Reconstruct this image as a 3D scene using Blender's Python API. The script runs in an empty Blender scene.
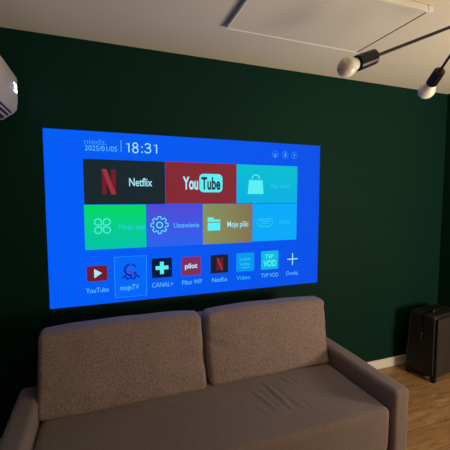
import bpy, bmesh, math, random
from mathutils import Vector, Matrix, noise
random.seed(7)
C = bpy.context.scene.collection
R = math.radians
PI = math.pi

# ------------------------------------------------------------------ materials
def lin(c):
    c /= 255.0
    return c / 12.92 if c <= 0.04045 else ((c + 0.055) / 1.055) ** 2.4
def rgb(r, g, b): return (lin(r), lin(g), lin(b), 1)

def mat(name, col, rough=0.6, metal=0.0, spec=0.5):
    m = bpy.data.materials.new(name); m.use_nodes = True
    b = m.node_tree.nodes['Principled BSDF']
    b.inputs['Base Color'].default_value = col
    b.inputs['Roughness'].default_value = rough
    b.inputs['Metallic'].default_value = metal
    b.inputs['Specular IOR Level'].default_value = spec
    return m

def nodes(m): return m.node_tree.nodes, m.node_tree.links, m.node_tree.nodes['Principled BSDF']

def noisy(m, col2, scale, fac=0.5, bump=0.0, bscale=None, detail=4, dist=0.002, stretch=(1, 1, 1)):
    n, l, b = nodes(m)
    tc = n.new('ShaderNodeTexCoord'); mp = n.new('ShaderNodeMapping')
    mp.inputs['Scale'].default_value = stretch
    l.new(tc.outputs['Object'], mp.inputs['Vector'])
    t = n.new('ShaderNodeTexNoise'); t.inputs['Scale'].default_value = scale; t.inputs['Detail'].default_value = detail
    l.new(mp.outputs['Vector'], t.inputs['Vector'])
    r = n.new('ShaderNodeValToRGB')
    r.color_ramp.elements[0].position = 0.5 - fac / 2; r.color_ramp.elements[1].position = 0.5 + fac / 2
    r.color_ramp.elements[0].color = b.inputs['Base Color'].default_value; r.color_ramp.elements[1].color = col2
    l.new(t.outputs['Fac'], r.inputs['Fac']); l.new(r.outputs['Color'], b.inputs['Base Color'])
    if bump:
        t2 = n.new('ShaderNodeTexNoise'); t2.inputs['Scale'].default_value = bscale or scale; t2.inputs['Detail'].default_value = 3
        l.new(mp.outputs['Vector'], t2.inputs['Vector'])
        bp = n.new('ShaderNodeBump'); bp.inputs['Strength'].default_value = bump; bp.inputs['Distance'].default_value = dist
        l.new(t2.outputs['Fac'], bp.inputs['Height']); l.new(bp.outputs['Normal'], b.inputs['Normal'])
    return m

def glow(name, c1, c2=None, axis='Z', lo=-1, hi=1, strength=1.0):
    """light of the projected picture (c1 -> c2 is the tile's own colour ramp)"""
    m = mat(name, (0.004, 0.006, 0.006, 1), 0.8, 0, 0.05)
    n, l, b = nodes(m)
    b.inputs['Emission Color'].default_value = c1
    b.inputs['Emission Strength'].default_value = strength
    if c2:
        tc = n.new('ShaderNodeTexCoord'); sp = n.new('ShaderNodeSeparateXYZ'); mr = n.new('ShaderNodeMapRange')
        mx = n.new('ShaderNodeMix'); mx.data_type = 'RGBA'
        l.new(tc.outputs['Object'], sp.inputs['Vector']); l.new(sp.outputs[axis], mr.inputs['Value'])
        mr.inputs['From Min'].default_value = lo; mr.inputs['From Max'].default_value = hi
        l.new(mr.outputs['Result'], mx.inputs['Factor'])
        mx.inputs[6].default_value = c1; mx.inputs[7].default_value = c2
        l.new(mx.outputs[2], b.inputs['Emission Color'])
    return m

# ------------------------------------------------------------------ object helpers
def finish(o, smooth):
    if smooth:
        for p in o.data.polygons: p.use_smooth = True
def obj(name, bm, m, parent=None, smooth=False, autosmooth=None):
    me = bpy.data.meshes.new(name)
    bmesh.ops.recalc_face_normals(bm, faces=bm.faces)
    bm.to_mesh(me); bm.free()
    o = bpy.data.objects.new(name, me); C.objects.link(o)
    if m: me.materials.append(m)
    if parent: o.parent = parent
    finish(o, smooth)
    if smooth and autosmooth:
        me.set_sharp_from_angle(angle=R(autosmooth))
    return o
def tag(o, label, cat, group=None):
    o['label'] = label; o['category'] = cat
    if group: o['group'] = group
    return o
def thing(name, label, cat, loc=(0, 0, 0), rotz=0, group=None):
    o = bpy.data.objects.new(name, None); C.objects.link(o)
    o.location = loc; o.rotation_euler = (0, 0, rotz); o.empty_display_size = 0.05
    return tag(o, label, cat, group)
def struct(name, bm, m):
    o = obj(name, bm, m); o['kind'] = 'structure'; return o

def add_box(bm, lo, hi, bevel=0.0, seg=3):
    r = bmesh.ops.create_cube(bm, size=1)
    vs = r['verts']
    for v in vs:
        v.co = Vector([(lo[i] + hi[i]) / 2 + v.co[i] * (hi[i] - lo[i]) for i in range(3)])
    if bevel:
        es = list({e for v in vs for e in v.link_edges})
        bmesh.ops.bevel(bm, geom=es, offset=bevel, segments=seg, profile=0.5, affect='EDGES')
    return bm
def box(lo, hi, bevel=0.0, seg=3): return add_box(bmesh.new(), lo, hi, bevel, seg)

def frame_of(d):
    d = d.normalized(); a = Vector((0, 0, 1)) if abs(d.z) < 0.9 else Vector((1, 0, 0))
    u = d.cross(a).normalized(); return u, d.cross(u).normalized()
def add_lathe(bm, p0, d, prof, n=24):
    """prof: list of (distance along d, radius)"""
    u, w = frame_of(d); d = d.normalized(); rings = []
    for s, r in prof:
        c = p0 + d * s
        if r < 1e-6: rings.append([bm.verts.new(c)])
        else: rings.append([bm.verts.new(c + (u * math.cos(2 * PI * k / n) + w * math.sin(2 * PI * k / n)) * r) for k in range(n)])
    for a, b in zip(rings, rings[1:]):
        if len(a) == 1 and len(b) == 1: continue
        for k in range(n):
            k2 = (k + 1) % n
            if len(a) == 1: bm.faces.new((a[0], b[k], b[k2]))
            elif len(b) == 1: bm.faces.new((a[k], b[0], a[k2]))
            else: bm.faces.new((a[k], b[k], b[k2], a[k2]))
    for ring in (rings[0], rings[-1]):
        if len(ring) > 2: bm.faces.new(ring)
    return bm
def lathe(p0, d, prof, n=24): return add_lathe(bmesh.new(), Vector(p0), Vector(d), prof, n)
def add_tube(bm, pts, r, n=10, closed=False):
    pts = [Vector(p) for p in pts]; rings = []; m = len(pts)
    prev = None
    for i, p in enumerate(pts):
        if closed: t = pts[(i + 1) % m] - pts[i - 1]
        else: t = pts[min(i + 1, m - 1)] - pts[max(i - 1, 0)]
        t.normalize()
        if prev is None: u, w = frame_of(t)
        else:
            u = (prev - t * prev.dot(t)).normalized(); w = t.cross(u)
        prev = u
        rings.append([bm.verts.new(p + (u * math.cos(2 * PI * k / n) + w * math.sin(2 * PI * k / n)) * r) for k in range(n)])
    prs = list(zip(rings, rings[1:])) + ([(rings[-1], rings[0])] if closed else [])
    for a, b in prs:
        for k in range(n): bm.faces.new((a[k], a[(k + 1) % n], b[(k + 1) % n], b[k]))
    if not closed: bm.faces.new(rings[0]); bm.faces.new(rings[-1])
    return bm
def tube(pts, r, n=10, closed=False): return add_tube(bmesh.new(), pts, r, n, closed)
def prism(prof, axis, a, b, bevel=0.0, seg=3):
    """extrude a closed 2-D outline; axis 'Y': outline is (x, z); axis 'X': outline is (y, z)"""
    bm = bmesh.new()
    f = (lambda p, t: (p[0], t, p[1])) if axis == 'Y' else (lambda p, t: (t, p[0], p[1]))
    A = [bm.verts.new(f(p, a)) for p in prof]; B = [bm.verts.new(f(p, b)) for p in prof]
    n = len(prof)
    caps = [bm.faces.new(A), bm.faces.new(B)]
    for i in range(n): bm.faces.new((A[i], A[(i + 1) % n], B[(i + 1) % n], B[i]))
    if bevel:
        es = [e for fc in caps for e in fc.edges]
        bmesh.ops.bevel(bm, geom=es, offset=bevel, segments=seg, profile=0.5, affect='EDGES')
    return bm

def soft_box(size, r, n, shape=None):
    """upholstered block: rounded box with an even grid, then shaped by a function"""
    bm = bmesh.new(); h = [s / 2 for s in size]
    cache = {}
    def vert(p):
        k = tuple(round(c, 5) for c in p)
        if k not in cache:
            q = Vector(p); inner = Vector([max(-(h[i] - r), min(h[i] - r, q[i])) for i in range(3)])
            d = q - inner
            if d.length > 1e-9: q = inner + d.normalized() * r
            if shape: q = shape(q, h)
            cache[k] = bm.verts.new(q)
        return cache[k]
    def steps(i):       # grid lines, dense in the rounded rim
        k = n[i]; rim = 5
        a = [-h[i] + r * j / rim for j in range(rim)]
        mid = [-(h[i] - r) + 2 * (h[i] - r) * j / k for j in range(k + 1)]
        return a + mid + [-x for x in reversed(a)]
    S = [steps(i) for i in range(3)]
    for ax in range(3):
        u, w = (ax + 1) % 3, (ax + 2) % 3
        for sg in (-1, 1):
            for i in range(len(S[u]) - 1):
                for j in range(len(S[w]) - 1):
                    vs = []
                    for (a, b) in ((i, j), (i + 1, j), (i + 1, j + 1), (i, j + 1)):
                        p = [0, 0, 0]; p[ax] = sg * h[ax]; p[u] = S[u][a]; p[w] = S[w][b]
                        vs.append(vert(p))
                    if len(set(vs)) == 4:
                        try: bm.faces.new(vs)
                        except ValueError: pass
    return bm

# ------------------------------------------------------------------ room
XL, XR, YB, YF, ZC = -0.64, 2.945, 2.2184, -3.0, 2.441
T = 0.1
green = mat('dark green wall paint', rgb(8, 47, 38), 0.7, 0, 0.12)
noisy(green, rgb(9, 49, 40), 3, 0.9, 0.06, 220, dist=0.001)
ceil_m = noisy(mat('warm white ceiling paint', rgb(222, 212, 196), 0.85, 0, 0.2), rgb(226, 217, 202), 2.0, 0.9, 0.05, 180, dist=0.001)
plain = mat('cream wall paint', rgb(205, 196, 180), 0.85, 0, 0.2)
white = mat('white painted wood', rgb(246, 242, 232), 0.4)

floor_m = mat('oak laminate', rgb(176, 128, 78), 0.42, 0, 0.4)
n, l, b = nodes(floor_m)
tc = n.new('ShaderNodeTexCoord'); br = n.new('ShaderNodeTexBrick')
br.inputs['Color1'].default_value = rgb(196, 156, 108); br.inputs['Color2'].default_value = rgb(178, 138, 92)
br.inputs['Mortar'].default_value = rgb(92, 62, 36); br.inputs['Scale'].default_value = 1
br.inputs['Mortar Size'].default_value = 0.0016; br.inputs['Mortar Smooth'].default_value = 0.3
br.inputs['Brick Width'].default_value = 1.22; br.inputs['Row Height'].default_value = 0.19; br.offset = 0.37
l.new(tc.outputs['Object'], br.inputs['Vector'])
mp = n.new('ShaderNodeMapping'); mp.inputs['Scale'].default_value = (1.6, 13, 1)
l.new(tc.outputs['Object'], mp.inputs['Vector'])
gn = n.new('ShaderNodeTexNoise'); gn.inputs['Scale'].default_value = 2.2; gn.inputs['Detail'].default_value = 8
gn.inputs['Distortion'].default_value = 1.1; gn.inputs['Roughness'].default_value = 0.62
l.new(mp.outputs['Vector'], gn.inputs['Vector'])
rp = n.new('ShaderNodeValToRGB'); rp.color_ramp.elements[0].position = 0.33; rp.color_ramp.elements[1].position = 0.66
rp.color_ramp.elements[0].color = rgb(172, 162, 150); rp.color_ramp.elements[1].color = rgb(255, 255, 250)
l.new(gn.outputs['Fac'], rp.inputs['Fac'])
mx = n.new('ShaderNodeMix'); mx.data_type = 'RGBA'; mx.blend_type = 'MULTIPLY'; mx.inputs[0].default_value = 0.85
l.new(br.outputs['Color'], mx.inputs[6]); l.new(rp.outputs['Color'], mx.inputs[7])
l.new(mx.outputs[2], b.inputs['Base Color'])
bp = n.new('ShaderNodeBump'); bp.inputs['Strength'].default_value = 0.15; bp.inputs['Distance'].default_value = 0.002
l.new(gn.outputs['Fac'], bp.inputs['Height']); l.new(bp.outputs['Normal'], b.inputs['Normal'])

struct('floor', box((XL - T, YF - T, -T), (XR + T, YB + T, 0)), floor_m)
struct('ceiling', box((XL - T, YF - T, ZC), (XR + T, YB + T, ZC + T)), ceil_m)
struct('wall_back', box((XL - T, YB, 0), (XR + T, YB + T, ZC)), green)
struct('wall_left', box((XL - T, YF, 0), (XL, YB, ZC)), green)
struct('wall_right', box((XR, YF, 0), (XR + T, YB, ZC)), green)
struct('wall_front', box((XL - T, YF - T, 0), (XR + T, YF, ZC)), plain)
def skirting(name, lo, hi): struct(name, box(lo, hi, 0.004, 2), white)
skirting('baseboard_back', (XL, YB - 0.014, 0), (XR, YB, 0.083))
skirting('baseboard_left', (XL, YF, 0), (XL + 0.014, YB - 0.014, 0.083))
skirting('baseboard_right', (XR - 0.014, YF, 0), (XR, YB - 0.014, 0.083))

# ------------------------------------------------------------------ sofa
fab = mat('taupe sofa fabric', rgb(150, 131, 117), 0.95, 0, 0.15)
def weave(m, dark, light, sx, sz, bump):
    n, l, b = nodes(m)
    tc = n.new('ShaderNodeTexCoord'); mp = n.new('ShaderNodeMapping'); mp.inputs['Scale'].default_value = (sx, sx, sz)
    l.new(tc.outputs['Object'], mp.inputs['Vector'])
    t = n.new('ShaderNodeTexNoise'); t.inputs['Scale'].default_value = 1; t.inputs['Detail'].default_value = 5; t.inputs['Roughness'].default_value = 0.7
    l.new(mp.outputs['Vector'], t.inputs['Vector'])
    r = n.new('ShaderNodeValToRGB'); r.color_ramp.elements[0].position = 0.36; r.color_ramp.elements[1].position = 0.64
    r.color_ramp.elements[0].color = dark; r.color_ramp.elements[1].color = light
    l.new(t.outputs['Fac'], r.inputs['Fac']); l.new(r.outputs['Color'], b.inputs['Base Color'])
    bp = n.new('ShaderNodeBump'); bp.inputs['Strength'].default_value = bump; bp.inputs['Distance'].default_value = 0.002
    l.new(t.outputs['Fac'], bp.inputs['Height']); l.new(bp.outputs['Normal'], b.inputs['Normal'])
    b.inputs['Sheen Weight'].default_value = 0.25; b.inputs['Sheen Roughness'].default_value = 0.5
    return m
weave(fab, rgb(118, 102, 98), rgb(138, 120, 116), 150, 150, 0.25)
fab_c = weave(mat('ribbed taupe cushion fabric', rgb(160, 140, 124), 0.95, 0, 0.15), rgb(126, 107, 103), rgb(176, 152, 148), 190, 75, 0.5)
dark_seam = mat('dark brown seam thread', rgb(70, 58, 50), 0.9)
black = mat('black plastic', rgb(14, 13, 13), 0.4)

SX0, SX1, AW = -0.418, 1.446, 0.106        # outer sides, arm width
SYF, SYB, ZA, ZS = 1.205, 2.11, 0.545, 0.454
sofa = thing('sofa', 'taupe fabric two-seater sofa below the glowing projected screen', 'sofa', ((SX0 + SX1) / 2, SYF, 0))
ox, oy = sofa.location.x, sofa.location.y
def sofa_part(name, size, centre, r, n, m=fab, shape=None, parent=sofa):
    o = obj(name, soft_box(size, r, n, shape), m, parent, True)
    o.location = (centre[0] - ox, centre[1] - oy, centre[2]); return o
def arm_shape(q, h):
    q = q.copy()
    q.z += 0.004 * math.sin(q.y * 7) * (q.z > 0)
    q.x += 0.004 * noise.noise(q * 5)
    return q
for xa in (SX0 + AW / 2, SX1 - AW / 2):
    sofa_part('arm', (AW, 1.885 - SYF, ZA - 0.05), (xa, (SYF + 1.885) / 2, (ZA + 0.05) / 2), 0.026, (4, 20, 12), shape=arm_shape)
IX0, IX1 = SX0 + AW, SX1 - AW
sofa_part('backrest', (IX1 - IX0 - 0.006, 0.105, 0.70), ((IX0 + IX1) / 2, SYB - 0.0525, 0.41), 0.035, (24, 2, 10))
sofa_part('base', (IX1 - IX0 - 0.006, 0.72, 0.15), ((IX0 + IX1) / 2, 1.235 + 0.36, 0.135), 0.02, (20, 10, 2))
# creases on the seat, in sofa coordinates (x, y start -> x, y end, width, height)
CREASE = [((0.74, 1.57), (0.78, 1.40), .009, .0052), ((0.83, 1.62), (0.86, 1.38), .010, .006), ((0.95, 1.66), (0.98, 1.56), .009, .0045),
          ((0.70, 1.44), (0.74, 1.36), .010, .003), ((0.90, 1.45), (0.93, 1.36), .010, .003), ((0.2, 1.66), (0.35, 1.6), .02, .0015)]
seat_c = ((IX0 + IX1) / 2, 1.214 + 0.39, (0.21 + ZS) / 2)
def seat_shape(q, h):
    q = q.copy(); w = Vector((q.x + seat_c[0], q.y + seat_c[1]))
    if q.z > 0:
        u, v = q.x / h[0], q.y / h[1]
        q.z += 0.008 * (1 - u ** 4) * (1 - v ** 4) + 0.006 * noise.noise(Vector((w.x * 3, w.y * 4, 1)))
        for a, b2, wd, ht in CREASE:
            a, b2 = Vector(a), Vector(b2); d = b2 - a; t = max(0, min(1, (w - a).dot(d) / d.length_squared))
            e = (w - a - d * t).length
            q.z += ht * math.exp(-(e / wd) ** 2) * math.sin(PI * (0.1 + 0.8 * t)) - 0.6 * ht * math.exp(-((e - 1.8 * wd) / wd) ** 2) * (0 < t < 1)
    else:
        pass
    if q.y < -h[1] + 0.1: q.y += 0.006 * noise.noise(Vector((w.x * 5, q.z * 7, 3)))
    return q
sofa_part('seat', (IX1 - IX0 - 0.008, 0.78, ZS - 0.21), seat_c, 0.035, (130, 60, 5), shape=seat_shape)
for xa in (SX0 + 0.06, SX1 - 0.06):
    for ya in (SYF + 0.07, 1.82):
        obj('leg', lathe((xa - ox, ya - oy, 0), (0, 0, 1), [(0, 0.018), (0.06, 0.024)]), black, sofa, True, 40)

def cushion(name, label, x0, x1, seed, tilt, tl, tr, yb):
    wd, dp, ht = x1 - x0, 0.165, 0.365
    def shape(q, h):
        q = q.copy(); u, v = q.x / h[0], q.z / h[2]
        k = max(0, 1 - abs(u) ** 3.0) * max(0, 1 - abs(v) ** 2.6)
        q.y += (1 if q.y > 0 else -1) * 0.022 * k
        q.z += (0.010 * (1 - u * u) if v > 0 else 0) * v - 0.004 * abs(u) ** 4 * (v > 0)
        if q.y > -h[1] * 0.5: q.y -= 0.045 * (v + 1) / 2 * (q.y + h[1]) / (2 * h[1])
        q.x += max(0, (v + 0.35) / 1.35) * (tl + (tr - tl) * (u + 1) / 2)
        # soft folds that run in from the side edges
        sd = Vector((q.x * 4, q.z * 13 + 0.8 * abs(u), seed))
        q.y += 0.009 * noise.noise(sd) * (0.35 + abs(u) ** 3 * 1.3)
        q.y += 0.007 * noise.noise(Vector((q.x * 7, q.z * 26 + 2 * u, seed + 2))) * abs(u) ** 2 * (1 - v ** 4)
        q.y += 0.004 * noise.noise(Vector((q.x * 9, q.z * 9, seed + 4)))
        q.z += 0.004 * noise.noise(Vector((q.x * 5, 0, seed + 9))) * (v > 0.5)
        return q
    root = thing(name, label, 'cushion', ((x0 + x1) / 2, yb, ZS + 0.002), 0, 'sofa back cushions')
    sh_m = Matrix.Identity(4); sh_m[1][2] = math.tan(tilt)
    M = sh_m @ Matrix.Translation((0, dp / 2, ht / 2))
    bm = soft_box((wd, dp, ht), 0.028, (70, 6, 40), shape); bm.transform(M)
    o = obj('cover', bm, fab_c, root, True)
    # piped seam round the front edge
    pts = []; hx, hz, rr = wd / 2 - 0.010, ht / 2 - 0.010, 0.03
    for cx, cz, a0 in ((1, 1, 0), (-1, 1, 90), (-1, -1, 180), (1, -1, 270)):
        for k in range(6):
            a = R(a0 + 18 * k); p = Vector((cx * (hx - rr) + rr * math.cos(a), -dp / 2 + 0.012, cz * (hz - rr) + rr * math.sin(a)))
            pts.append(M @ shape(p, (wd / 2, dp / 2, ht / 2)))
    dense = []
    for i in range(len(pts)):
        a, b2 = pts[i], pts[(i + 1) % len(pts)]; k = max(1, int((b2 - a).length / 0.03))
        for j in range(k): dense.append(a.lerp(b2, j / k))
    obj('piping', tube(dense, 0.0028, 6, True), fab_c, root, True)
    return root
cushion('back_cushion', 'taupe ribbed back cushion at the left end of the sofa', -0.322, 0.512, 2.0, R(26), -0.006, 0.014, 1.672)
cushion('back_cushion', 'taupe ribbed back cushion at the right end beside the sofa arm near suitcase', 0.534, 1.337, 7.0, R(24), 0.026, 0.066, 1.69)

# ------------------------------------------------------------------ projected menu (1 unit = 1 mm on the wall, origin top left)
PX, PZ, PW, PH = -0.3189, 1.9107, 1.9105, 1.0744
K = PW / 1920.0
scr = thing('projected_screen', 'bright blue projected menu screen glowing on the dark green wall above the sofa', 'screen', (PX, YB, PZ - PH))
def q3(x, y, d): return (x * K, -d, PH - y * K)
class P2:
    def __init__(s, d): s.bm = bmesh.new(); s.d = d
    def poly(s, pts):
        vs = [s.bm.verts.new(q3(x, y, s.d)) for x, y in pts]
        s.bm.faces.new(vs); return s
    def rect(s, x0, y0, x1, y1): return s.poly([(x0, y0), (x1, y0), (x1, y1), (x0, y1)])
    def rr(s, x0, y0, x1, y1, r): return s.poly(rrpts(x0, y0, x1, y1, r))
    def stroke(s, pts, w, closed=False):
        m = len(pts)
        A, B = [], []
        for i in range(m):
            p = Vector(pts[i]); a = Vector(pts[i - 1]) if (closed or i) else p; c = Vector(pts[(i + 1) % m]) if (closed or i < m - 1) else p
            t = (c - a); t = t.normalized() if t.length else Vector((1, 0)); nn = Vector((-t.y, t.x)) * w / 2
            A.append(s.bm.verts.new(q3(p.x + nn.x, p.y + nn.y, s.d))); B.append(s.bm.verts.new(q3(p.x - nn.x, p.y - nn.y, s.d)))
        for i in range(m if closed else m - 1):
            j = (i + 1) % m; s.bm.faces.new((A[i], A[j], B[j], B[i]))
        return s
    def ring(s, cx, cy, r, w, a0=0, a1=360, n=28):
        full = a1 - a0 >= 360
        return s.stroke([(cx + r * math.cos(R(a0 + (a1 - a0) * k / n)), cy + r * math.sin(R(a0 + (a1 - a0) * k / n))) for k in range(n if full else n + 1)], w, full)
    def disc(s, cx, cy, r, n=24): return s.poly([(cx + r * math.cos(2 * PI * k / n), cy + r * math.sin(2 * PI * k / n)) for k in range(n)])
    def out(s, name, m, parent):
        me = bpy.data.meshes.new(name)
        for f in s.bm.faces:
            f.normal_update()
            if f.normal.y > 0: f.normal_flip()
        s.bm.to_mesh(me); s.bm.free(); me.materials.append(m)
        o = bpy.data.objects.new(name, me); C.objects.link(o); o.parent = parent; return o
def rrpts(x0, y0, x1, y1, r):
    pts = []
    for cx, cy, a0 in ((x1 - r, y1 - r, 0), (x0 + r, y1 - r, 90), (x0 + r, y0 + r, 180), (x1 - r, y0 + r, 270)):
        for k in range(7):
            a = R(a0 + 15 * k); pts.append((cx + r * math.cos(a), cy + r * math.sin(a)))
    return pts
def text(name, s, x0, x1, ytop, ybase, m, parent, d, bold=0.0):
    """lettering: left and right edge, cap top and baseline, all in screen units"""
    def mesh_of(t):
        cu = bpy.data.curves.new('lettering', 'FONT'); cu.body = t; cu.offset = bold; cu.resolution_u = 4
        ob = bpy.data.objects.new('lettering', cu); C.objects.link(ob)
        bpy.context.view_layer.update()
        me = bpy.data.meshes.new_from_object(ob.evaluated_get(bpy.context.evaluated_depsgraph_get()))
        bpy.data.objects.remove(ob); bpy.data.curves.remove(cu); return me
    cap = mesh_of('H'); ch = max(v.co.y for v in cap.vertices); bpy.data.meshes.remove(cap)
    me = mesh_of(s); a = min(v.co.x for v in me.vertices); z = max(v.co.x for v in me.vertices)
    for v in me.vertices:
        v.co = q3(x0 + (v.co.x - a) / (z - a) * (x1 - x0), ybase - v.co.y / ch * (ybase - ytop), d)
    me.name = name; me.materials.clear(); me.materials.append(m)
    o = bpy.data.objects.new(name, me); C.objects.link(o); o.parent = parent; return o

blue = glow('picture blue', rgb(0, 92, 246), rgb(0, 80, 232), 'X', 0.2, PW)
ink_dark = glow('picture black', rgb(24, 38, 44)); navy = glow('picture navy', rgb(8, 22, 60))
red = glow('picture red tile', rgb(132, 40, 52)); deep_red = glow('picture deep red', rgb(112, 26, 44)); bright_red = glow('picture bright red', rgb(158, 50, 56))
white_ink = glow('picture white lettering', rgb(170, 235, 250)); pale_ink = glow('picture pale lettering', rgb(96, 190, 255)); faint_ink = glow('picture faint lettering', rgb(40, 205, 225)); faint_ink2 = glow('picture faint blue lettering', rgb(40, 195, 255))
aqua = glow('picture aqua', rgb(90, 240, 245))
D1, D2, D3, D4 = 0.002, 0.003, 0.004, 0.005
bgp = obj('menu_background', box((0, -D1, 0), (PW, 0, PH)), blue, scr)

def tile(name, x0, y0, x1, y1, m): return P2(D2).rect(x0, y0, x1, y1).out(name, m, scr)
def zl(y): return PH - y * K
# film tile
t = tile('app_tile', 212, 168, 709, 446, ink_dark)
P2(D3).poly([(317, 228), (344, 228), (344, 384), (317, 384)]).poly([(373, 228), (399, 228), (399, 384), (373, 384)]).out('logo_bars', deep_red, t)
P2(D4).poly([(317, 228), (345, 228), (399, 384), (371, 384)]).out('logo_diagonal', bright_red, t)
text('caption', 'Netflix', 480, 625, 279, 330, white_ink, t, D3, 0.012)
# video tile
t = tile('app_tile', 711, 166, 1218, 444, red)
text('caption', 'You', 829, 935, 262, 345, white_ink, t, D3, 0.03)
P2(D3).rr(944, 240, 1112, 366, 30).out('caption_box', aqua, t)
text('caption_end', 'Tube', 958, 1096, 262, 345, glow('picture dark maroon', rgb(44, 40, 66)), t, D4, 0.03)
# shop tile
t = tile('app_tile', 1220, 166, 1719, 443, glow('picture teal', rgb(0, 176, 226), rgb(0, 190, 208), 'Z', zl(443), zl(166)))
b2 = P2(D3).poly([(1316, 276), (1424, 276), (1434, 376), (1306, 376)])
b2.ring(1370, 268, 30, 8, 180, 360).out('bag_icon', aqua, t)
text('caption', 'App store', 1488, 1650, 296, 330, faint_ink, t, D3)
# my apps tile
t = tile('app_tile', 209, 449, 582, 729, glow('picture green', rgb(0, 196, 170), rgb(0, 216, 92), 'Z', zl(729), zl(449)))
p = P2(D3)
for sx in (-1, 1):
    for sy in (-1, 1):
        cx, cy = 313 + sx * 26, 582 + sy * 26; pts = []
        for k in range(28):
            a = 2 * PI * k / 28; x, y = 20 * math.cos(a), 20 * math.sin(a)
            if x * sx < 0 and y * sy < 0: x, y = max(-20, min(20, x * 1.32)), max(-20, min(20, y * 1.32))
            pts.append((cx + x, cy + y))
        p.stroke(pts, 6, True)
p.out('clover_icon', aqua, t)
text('caption', 'Moje app', 412, 574, 574, 606, faint_ink, t, D3)
# settings tile
t = tile('app_tile', 587, 449, 965, 729, glow('picture violet', rgb(40, 98, 240), rgb(80, 72, 214), 'Z', zl(729), zl(449)))
p = P2(D3); pts = []
for k in range(8):
    a = 2 * PI * k / 8
    for da, r in ((-0.26, 43), (-0.16, 57), (0.16, 57), (0.26, 43)): pts.append((669 + r * math.cos(a + da), 585 + r * math.sin(a + da)))
p.stroke(pts, 7, True).ring(669, 585, 19, 7).out('gear_icon', aqua, t)
text('caption', 'Ustawienia', 764, 941, 573, 606, pale_ink, t, D3, 0.006)
# files tile
t = tile('app_tile', 967, 448, 1344, 729, glow('picture olive', rgb(134, 146, 92), rgb(132, 114, 84), 'X', 967 * K, 1344 * K))
P2(D3).poly([(1002, 556), (1002, 541), (1042, 541), (1054, 556), (1095, 556), (1095, 572), (1002, 572)]).rect(1002, 579, 1095, 634).out('folder_icon', aqua, t)
text('caption', 'Moje pliki', 1149, 1311, 572, 612, white_ink, t, D3, 0.008)
# input tile
t = tile('app_tile', 1346, 447, 1719, 725, glow('picture azure', rgb(0, 170, 250)))
p = P2(D3).stroke([(1384, 562), (1512, 562), (1512, 588), (1490, 616), (1406, 616), (1384, 588)], 7, True)
p.rect(1404, 574, 1492, 582).rect(1414, 592, 1482, 598).out('socket_icon', faint_ink, t)
text('caption', 'HDMI', 1568, 1654, 571, 603, faint_ink2, t, D3)

# status line
text('weekday_text', 'niedz.', 222, 352, 46, 78, glow('picture dim lettering', rgb(60, 155, 255)), scr, D2)
text('date_text', '2025/01/05', 224, 412, 86, 117, pale_ink, scr, D2)
P2(D2).rect(434, 44, 438, 118).out('divider_line', pale_ink, scr)
p = P2(D2); W_ = 7
def one(x): p.stroke([(x, 68), (x + 16, 60), (x + 16, 117)], W_)
one(467)
p.ring(523, 71, 14, W_).ring(523, 102, 16, W_)
p.disc(564, 80, 5).disc(564, 113, 5)
p.stroke([(583, 68), (590, 60), (603, 57), (616, 64), (616, 77), (603, 85), (594, 85)], W_).stroke([(603, 85), (618, 92), (619, 106), (604, 116), (590, 114), (581, 105)], W_)
one(641)
p.out('clock_text', white_ink, scr)
for cx, icon in ((1527, 0), (1611, 1), (1689, 2)):
    o = P2(D2).ring(cx, 83, 25, 3).out('status_icon', glow('picture ring', rgb(50, 150, 255)) if not icon else o.data.materials[0], scr)
    p = P2(D3)
    if icon == 0: p.ring(cx, 95, 16, 3, 215, 325).ring(cx, 95, 6, 4)
    if icon == 1: p.stroke([(cx - 8, 74), (cx + 8, 92), (cx, 100), (cx, 66), (cx + 8, 74), (cx - 8, 92)], 4)
    if icon == 2: p.stroke([(cx, 100), (cx, 84), (cx - 9, 74)], 4).stroke([(cx, 84), (cx + 9, 74)], 4)
    p.out('symbol', pale_ink, o)

# row of app buttons
def button(x0, y0, x1, y1, m, cap, cx0, cx1, ink=pale_ink, r=8, name='app_button'):
    o = P2(D2).rr(x0, y0, x1, y1, r).out(name, m, scr)
    text('caption', cap, cx0, cx1, 972, 1003, ink, o, D2, 0.004); return o
o = button(213, 832, 334, 930, deep_red, 'YouTube', 205, 341, r=16)
P2(D3).poly([(256, 851), (302, 880), (256, 910)]).out('play_icon', white_ink, o)
o = P2(D2).stroke([(378, 784), (580, 784), (578, 1050), (378, 1050)], 4, True).out('app_button', glow('picture frame', rgb(50, 150, 255)), scr)
P2(D2 - 0.0004).rect(380, 786, 578, 1048).out('selected_field', glow('picture lighter blue', rgb(0, 104, 250)), o)
p = P2(D3).ring(477, 872, 36, 13, 75, 265).ring(477, 872, 36, 13, 285, 330).ring(477, 872, 36, 13, 25, 60)
p.stroke([(424, 925), (440, 908), (458, 934), (477, 922), (496, 934), (514, 908), (530, 925)], 13).out('emblem', glow('picture indigo', rgb(20, 30, 165)), o)
P2(D4).poly([(458, 880), (490, 862), (480, 882), (500, 892), (474, 894)]).out('emblem_centre', glow('picture purple', rgb(110, 50, 170)), o)
text('caption', 'mojeTV', 409, 529, 970, 1003, pale_ink, o, D2, 0.004)
o = button(613, 808, 748, 940, navy, 'CANAL+', 613, 755)
P2(D3).poly([(667, 832), (693, 832), (693, 860), (724, 860), (724, 886), (693, 886), (693, 916), (667, 916), (667, 886), (638, 886), (638, 860), (667, 860)]).out('plus_icon', aqua, o)
o = button(815, 810, 950, 941, glow('picture raspberry', rgb(132, 44, 92)), 'Pilot WP', 817, 960)
text('logo', 'pilot', 838, 926, 856, 890, white_ink, o, D3, 0.03)
o = button(1023, 808, 1156, 940, glow('picture near black', rgb(22, 28, 44)), 'Netflix', 1034, 1149)
P2(D3).rect(1068, 830, 1083, 920).rect(1100, 830, 1115, 920).out('logo_bars', deep_red, o)
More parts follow.
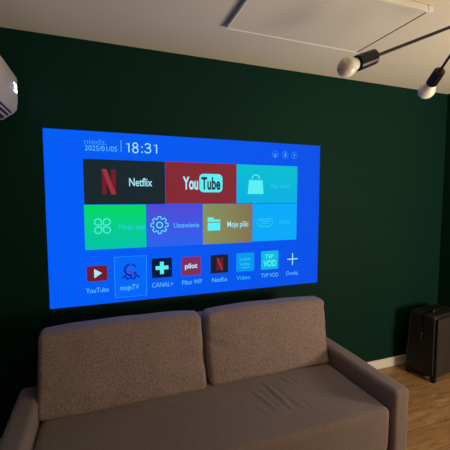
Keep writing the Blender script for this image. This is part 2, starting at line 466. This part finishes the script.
P2(D4).poly([(1068, 830), (1084, 830), (1115, 920), (1099, 920)]).out('logo_diagonal', bright_red, o)
o = button(1219, 806, 1362, 942, glow('picture sky', rgb(0, 150, 240)), 'Video', 1220, 1330, faint_ink2)
text('logo', 'prime', 1246, 1330, 838, 862, faint_ink, o, D3, 0.01)
text('logo', 'video', 1246, 1330, 874, 898, faint_ink, o, D3, 0.01)
P2(D3).ring(1290, 868, 50, 6, 50, 130).out('smile_arc', faint_ink, o)
o = button(1418, 802, 1563, 942, glow('picture cyan', rgb(0, 186, 226)), 'TVP VOD', 1420, 1565)
text('logo', 'TVP', 1450, 1520, 828, 860, aqua, o, D3, 0.02)
text('logo', 'VOD', 1436, 1546, 872, 918, aqua, o, D3, 0.03)
o = P2(D2).rect(1684, 830, 1692, 922).rect(1642, 872, 1734, 880).out('app_button', white_ink, scr)
text('caption', 'Dodaj', 1636, 1736, 970, 1000, pale_ink, o, D2)

# ------------------------------------------------------------------ air conditioner on the left wall
ac_m = noisy(mat('white plastic housing', rgb(206, 198, 190), 0.45), rgb(210, 203, 195), 4, 0.8)
vent_m = mat('dark grey vent plastic', rgb(74, 68, 64), 0.5)
ay0, ay1 = 1.30, 2.095
ac = thing('air_conditioner', 'white wall-mounted air conditioner with small lit display beside the projected screen', 'air conditioner', (XL, (ay0 + ay1) / 2, 1.93))
AC_DROP = 0.020
ax_, ayc, az = tuple(ac.location)
prof = [(XL, 2.165), (-0.426, 2.165), (-0.415, 2.162), (-0.411, 2.154), (-0.412, 2.09), (-0.414, 2.03), (-0.418, 1.993), (-0.436, 1.972), (-0.485, 1.936), (-0.505, 1.932), (-0.60, 1.945), (XL, 1.95)]
loc = lambda pr: [(x - ax_, z - az) for x, z in pr]
ac.location.z -= AC_DROP
obj('housing', prism(loc(prof), 'Y', ay0 - ayc, ay1 - ayc, 0.006, 2), ac_m, ac, True, 35)
# outlet along the lower front edge
d0, d1 = Vector((-0.430, 1.979)), Vector((-0.487, 1.935)); dn = Vector((0.61, -0.79))
def strip(t0, t1, h0, h1, y0, y1):
    a, b2 = d0.lerp(d1, t0), d0.lerp(d1, t1)
    return prism(loc([tuple(a + dn * h0), tuple(b2 + dn * h0), tuple(b2 + dn * h1), tuple(a + dn * h1)]), 'Y', y0 - ayc, y1 - ayc)
obj('air_outlet', strip(0.12, 0.95, -0.004, 0.0035, ay0 + 0.06, ay1 - 0.035), mat('black vent opening', rgb(50, 44, 41), 0.6), ac)
for t0, t1 in ((0.26, 0.36), (0.56, 0.68)):
    obj('louvre', strip(t0, t1, 0.0036, 0.0085, ay0 + 0.065, ay1 - 0.045), ac_m, ac)
for k in range(9):
    y = ay0 + 0.12 + k * 0.075
    obj('vane', strip(0.16, 0.92, 0.0036, 0.006, y, y + 0.004), vent_m, ac)
lit = mat('lit display', rgb(200, 210, 255), 0.4); nl = lit.node_tree.nodes['Principled BSDF']
nl.inputs['Emission Color'].default_value = rgb(176, 192, 255); nl.inputs['Emission Strength'].default_value = 14
bm = bmesh.new()
yd, zd, xs = 2.058 - ayc, 2.098 - az, -0.412 - ax_
for (a, b2, c, d) in ((-0.040, 0.010, 0.010, 0.017), (-0.010, 0.010, -0.004, 0.012), (-0.030, 0.010, -0.010, -0.004), (-0.030, 0.016, -0.022, -0.010)):
    add_box(bm, (xs - 0.002, yd + a, zd + c), (xs + 0.0015, yd + b2, zd + d))
obj('display', bm, lit, ac)

# ------------------------------------------------------------------ ceiling heating panel
alu = mat('dull aluminium edge', rgb(120, 112, 104), 0.45, 0.3)
hx0, hx1, hy0, hy1 = 0.650, 1.528, 1.262, 1.768
hz0, hz1 = ZC - 0.025, ZC - 0.007
hp = thing('ceiling_heating_panel', 'flat cream heating panel with white frame fixed under the ceiling', 'heating panel', ((hx0 + hx1) / 2, (hy0 + hy1) / 2, ZC))
hx, hy, hz = hp.location
def hbox(name, lo, hi, m, bev=0.0): return obj(name, box([lo[i] - hp.location[i] for i in range(3)], [hi[i] - hp.location[i] for i in range(3)], bev, 2), m, hp)
hbox('panel', (hx0 + 0.008, hy0 + 0.008, hz0 + 0.003), (hx1 - 0.008, hy1 - 0.008, hz1), ceil_m)
fr_w = mat('white frame enamel', rgb(244, 238, 226), 0.35)
hbox('frame_rail', (hx0, hy1 - 0.009, hz0), (hx1, hy1, hz1), fr_w, 0.002)
hbox('frame_rail', (hx0, hy0 - 0.004, hz0 - 0.007), (hx1, hy0 + 0.009, hz1 + 0.004), fr_w, 0.002)
hbox('frame_rail', (hx0, hy0 + 0.009, hz0), (hx0 + 0.008, hy1 - 0.009, hz1), fr_w, 0.001)
hbox('frame_rail', (hx1 - 0.006, hy0 + 0.009, hz0 + 0.001), (hx1, hy1 - 0.009, hz1), alu, 0.001)
hbox('corner_cap', (hx1 - 0.02, hy0 - 0.007, hz0 - 0.006), (hx1 + 0.012, hy0 + 0.012, hz1 + 0.004), fr_w, 0.003)
hbox('corner_cap', (hx0 - 0.012, hy0 - 0.007, hz0 - 0.006), (hx0 + 0.02, hy0 + 0.012, hz1 + 0.004), fr_w, 0.003)
for xa in (hx0 + 0.12, hx1 - 0.15):
    for ya in (hy0 + 0.09, hy1 - 0.12):
        hbox('mounting_bracket', (xa, ya, hz1), (xa + 0.03, ya + 0.03, ZC), fr_w)

# ------------------------------------------------------------------ camera frame (f = 334 px on 450)
yaw, pit = R(20.01), R(4.451)
cam_d = bpy.data.cameras.new('camera'); cam = bpy.data.objects.new('camera', cam_d); C.objects.link(cam)
cam.location = (0, 0, 1.5); cam.rotation_euler = (PI / 2 - pit, 0, -yaw)
cam_d.sensor_width = 36; cam_d.lens = 334 / 450 * 36; cam_d.clip_start = 0.02
bpy.context.scene.camera = cam

# ------------------------------------------------------------------ spider ceiling lamp
lamp_black = mat('satin black metal', rgb(22, 18, 17), 0.35, 0.4)
opal = mat('opal white bulb glass', rgb(246, 242, 230), 0.22); opal.node_tree.nodes['Principled BSDF'].inputs['Subsurface Weight'].default_value = 0.3
collar_m = mat('cream bulb neck plastic', rgb(214, 200, 172), 0.4)
hub = Vector((1.277, 0.870, 2.152))
lamp = thing('ceiling_lamp', 'black spider ceiling lamp with unlit white bulbs on long thin arms', 'lamp', (hub.x, hub.y, ZC))
L = Vector((hub.x, hub.y, ZC))
obj('canopy', lathe((0, 0, 0), (0, 0, -1), [(0, 0.06), (0.018, 0.058), (0.026, 0.03), (0.03, 0.008)], 32), lamp_black, lamp, True, 40)
obj('stem', lathe((0, 0, -0.028), (0, 0, -1), [(0, 0.007), (ZC - hub.z - 0.04, 0.007)], 14), lamp_black, lamp, True, 40)
obj('hub', lathe((0, 0, hub.z - ZC + 0.03), (0, 0, -1), [(0, 0.01), (0.004, 0.026), (0.05, 0.026), (0.056, 0.01)], 28), lamp_black, lamp, True, 40)
def lamp_arm(tip, rb):
    """tip = centre of the bulb"""
    tip = Vector(tip); d = (tip - hub).normalized(); D = (tip - hub).length
    s_end = D - rb * 1.28; s_beg = s_end - 0.078
    a = obj('arm', lathe(hub - L, d, [(0.0, 0.0055), (s_beg + 0.002, 0.0055)], 12), lamp_black, lamp, True, 40)
    obj('socket', lathe(hub - L + d * s_beg, d, [(0, 0.006), (0.002, 0.018), (0.006, 0.0235), (0.055, 0.0245), (0.075, 0.0245), (0.078, 0.021)], 28), lamp_black, a, True, 35)
    prof = [(-rb * 1.32, 0.0165), (-rb * 1.12, rb * 0.60), (-rb * 0.86, rb * 0.74)]
    for k in range(13):
        t = R(132 - 132 * k / 12); prof.append((-rb * math.cos(t) * -1 if False else rb * math.cos(t), rb * math.sin(t)))
    prof[-1] = (rb, 0)
    obj('bulb', lathe(tip - L, d, prof, 32), opal, a, True)
lamp_arm((0.7387, 0.897, 1.9167), 0.0305)
lamp_arm((1.4341, 1.1849, 2.0052), 0.037)
lamp_arm((1.80, 0.95, 2.02), 0.034)
lamp_arm((1.50, 0.25, 2.02), 0.034)

# ------------------------------------------------------------------ suitcase in the corner
case_m = noisy(mat('black suitcase cloth', rgb(20, 18, 18), 0.6), rgb(27, 24, 23), 120, 0.6, 0.15, 300)
front_m = noisy(mat('suitcase front cloth with warm light painted in', rgb(44, 36, 33), 0.7), rgb(50, 41, 37), 150, 0.6, 0.2, 300)  # brown tone paints the warm light on the front into the cloth colour
pipe_m = mat('grey piping', rgb(72, 66, 62), 0.4)
wheel_m = mat('black rubber', rgb(10, 10, 10), 0.5)
sx0, sx1, sy0, sy1, sh = 2.515, 2.905, 1.90, 2.16, 0.56
sc = thing('suitcase', 'black upright suitcase with grey piping standing in the corner on the wooden floor', 'suitcase', (2.645, 2.016, 0), R(8))
cx, cy = (sx0 + sx1) / 2, (sy0 + sy1) / 2
def taper(q, h):
    q = q.copy(); v = (q.z / h[2] + 1) / 2
    if q.y < 0: q.y += 0.006 * v
    else: q.y -= 0.03 * v
    q.y += (1 if q.y > 0 else -1) * 0.008 * max(0, 1 - (q.x / h[0]) ** 4) * max(0, 1 - (q.z / h[2]) ** 4)
    q.x *= 1 - 0.02 * v
    return q
o = obj('body', soft_box((sx1 - sx0, sy1 - sy0, sh - 0.045), 0.03, (20, 10, 24), taper), case_m, sc, True); o.location.z = (sh + 0.045) / 2
bm = soft_box((sx1 - sx0 - 0.016, 0.02, sh - 0.08), 0.009, (18, 2, 20)); o = obj('front_pocket', bm, front_m, sc, True); o.location = (0.0, sy0 - cy - 0.008, (sh + 0.04) / 2)
hw = (sx1 - sx0) / 2
def loop(y, x, z0, z1, rr):
    pts = []
    for sx, z, a0 in ((1, z1 - rr, 0), (-1, z1 - rr, 90), (-1, z0 + rr, 180), (1, z0 + rr, 270)):
        for k in range(6):
            a = R(a0 + 18 * k); zz = z + rr * math.sin(a); v = (zz - 0.045) / (sh - 0.045)
            pts.append(((sx * (x - rr) + rr * math.cos(a)) * (1 - 0.02 * v), y(v), zz))
    return pts
obj('piping', tube(loop(lambda v: sy0 - cy + 0.012 + 0.006 * v, hw - 0.002, 0.05, sh - 0.004, 0.035), 0.003, 8, True), pipe_m, sc, True)
obj('piping', tube(loop(lambda v: sy1 - cy - 0.02 - 0.03 * v, hw - 0.002, 0.05, sh - 0.004, 0.035), 0.0035, 8, True), pipe_m, sc, True)
obj('top_handle', tube([(-0.11, -0.05, sh - 0.004), (-0.105, -0.05, sh + 0.012), (-0.085, -0.05, sh + 0.02), (0.085, -0.05, sh + 0.02), (0.105, -0.05, sh + 0.012), (0.11, -0.05, sh - 0.004)], 0.011, 10), wheel_m, sc, True)
obj('side_handle', tube([(-hw + 0.004, -0.02, 0.40), (-hw - 0.012, -0.02, 0.39), (-hw - 0.014, -0.02, 0.34), (-hw + 0.002, -0.02, 0.33)], 0.007, 8), wheel_m, sc, True)
for sx in (-1, 1):
    for sy in (-1, 1):
        x, y = sx * (hw - 0.03), (sy0 - cy + 0.022 if sy < 0 else sy1 - cy - 0.03)
        w = obj('wheel', lathe((x - 0.011, y, 0.024), (1, 0, 0), [(0, 0.018), (0.003, 0.024), (0.019, 0.024), (0.022, 0.018)], 20), wheel_m, sc, True, 40)
        obj('wheel_housing', box((x - 0.02, y - 0.02, 0.03), (x + 0.02, y + 0.02, 0.062), 0.006, 2), wheel_m, w)

# ------------------------------------------------------------------ light
def light(kind, name, loc, energy, col, size=0.1, target=None, size_y=None, spread=None):
    d = bpy.data.lights.new(name, kind); d.energy = energy; d.color = col
    if kind == 'AREA':
        d.size = size
        if size_y: d.shape = 'RECTANGLE'; d.size_y = size_y
        if spread: d.spread = spread
    else: d.shadow_soft_size = size
    o = bpy.data.objects.new(name, d); C.objects.link(o); o.location = loc
    if target: o.rotation_euler = (Vector(target) - Vector(loc)).to_track_quat('-Z', 'Y').to_euler()
    return o
light('POINT', 'warm_room_light', (2.74, 0.1, 0.95), 84, (1.0, 0.84, 0.63), 0.2)
up = light('SPOT', 'added_ceiling_fill', (2.3, -0.1, 0.7), 130, (1.0, 0.87, 0.66), 0.6, (1.7, 0.35, 2.4))  # added fill with no seen lamp behind it, brightens the ceiling
up.data.spot_size = R(140); up.data.spot_blend = 0.8

w = bpy.data.worlds.new('world'); bpy.context.scene.world = w; w.use_nodes = True
w.node_tree.nodes['Background'].inputs['Color'].default_value = (0.02, 0.02, 0.025, 1)
w.node_tree.nodes['Background'].inputs['Strength'].default_value = 0.1

vs = bpy.context.scene.view_settings
vs.view_transform = 'Standard'; vs.look = 'None'; vs.gamma = 1; vs.use_curve_mapping = False; vs.exposure = 0
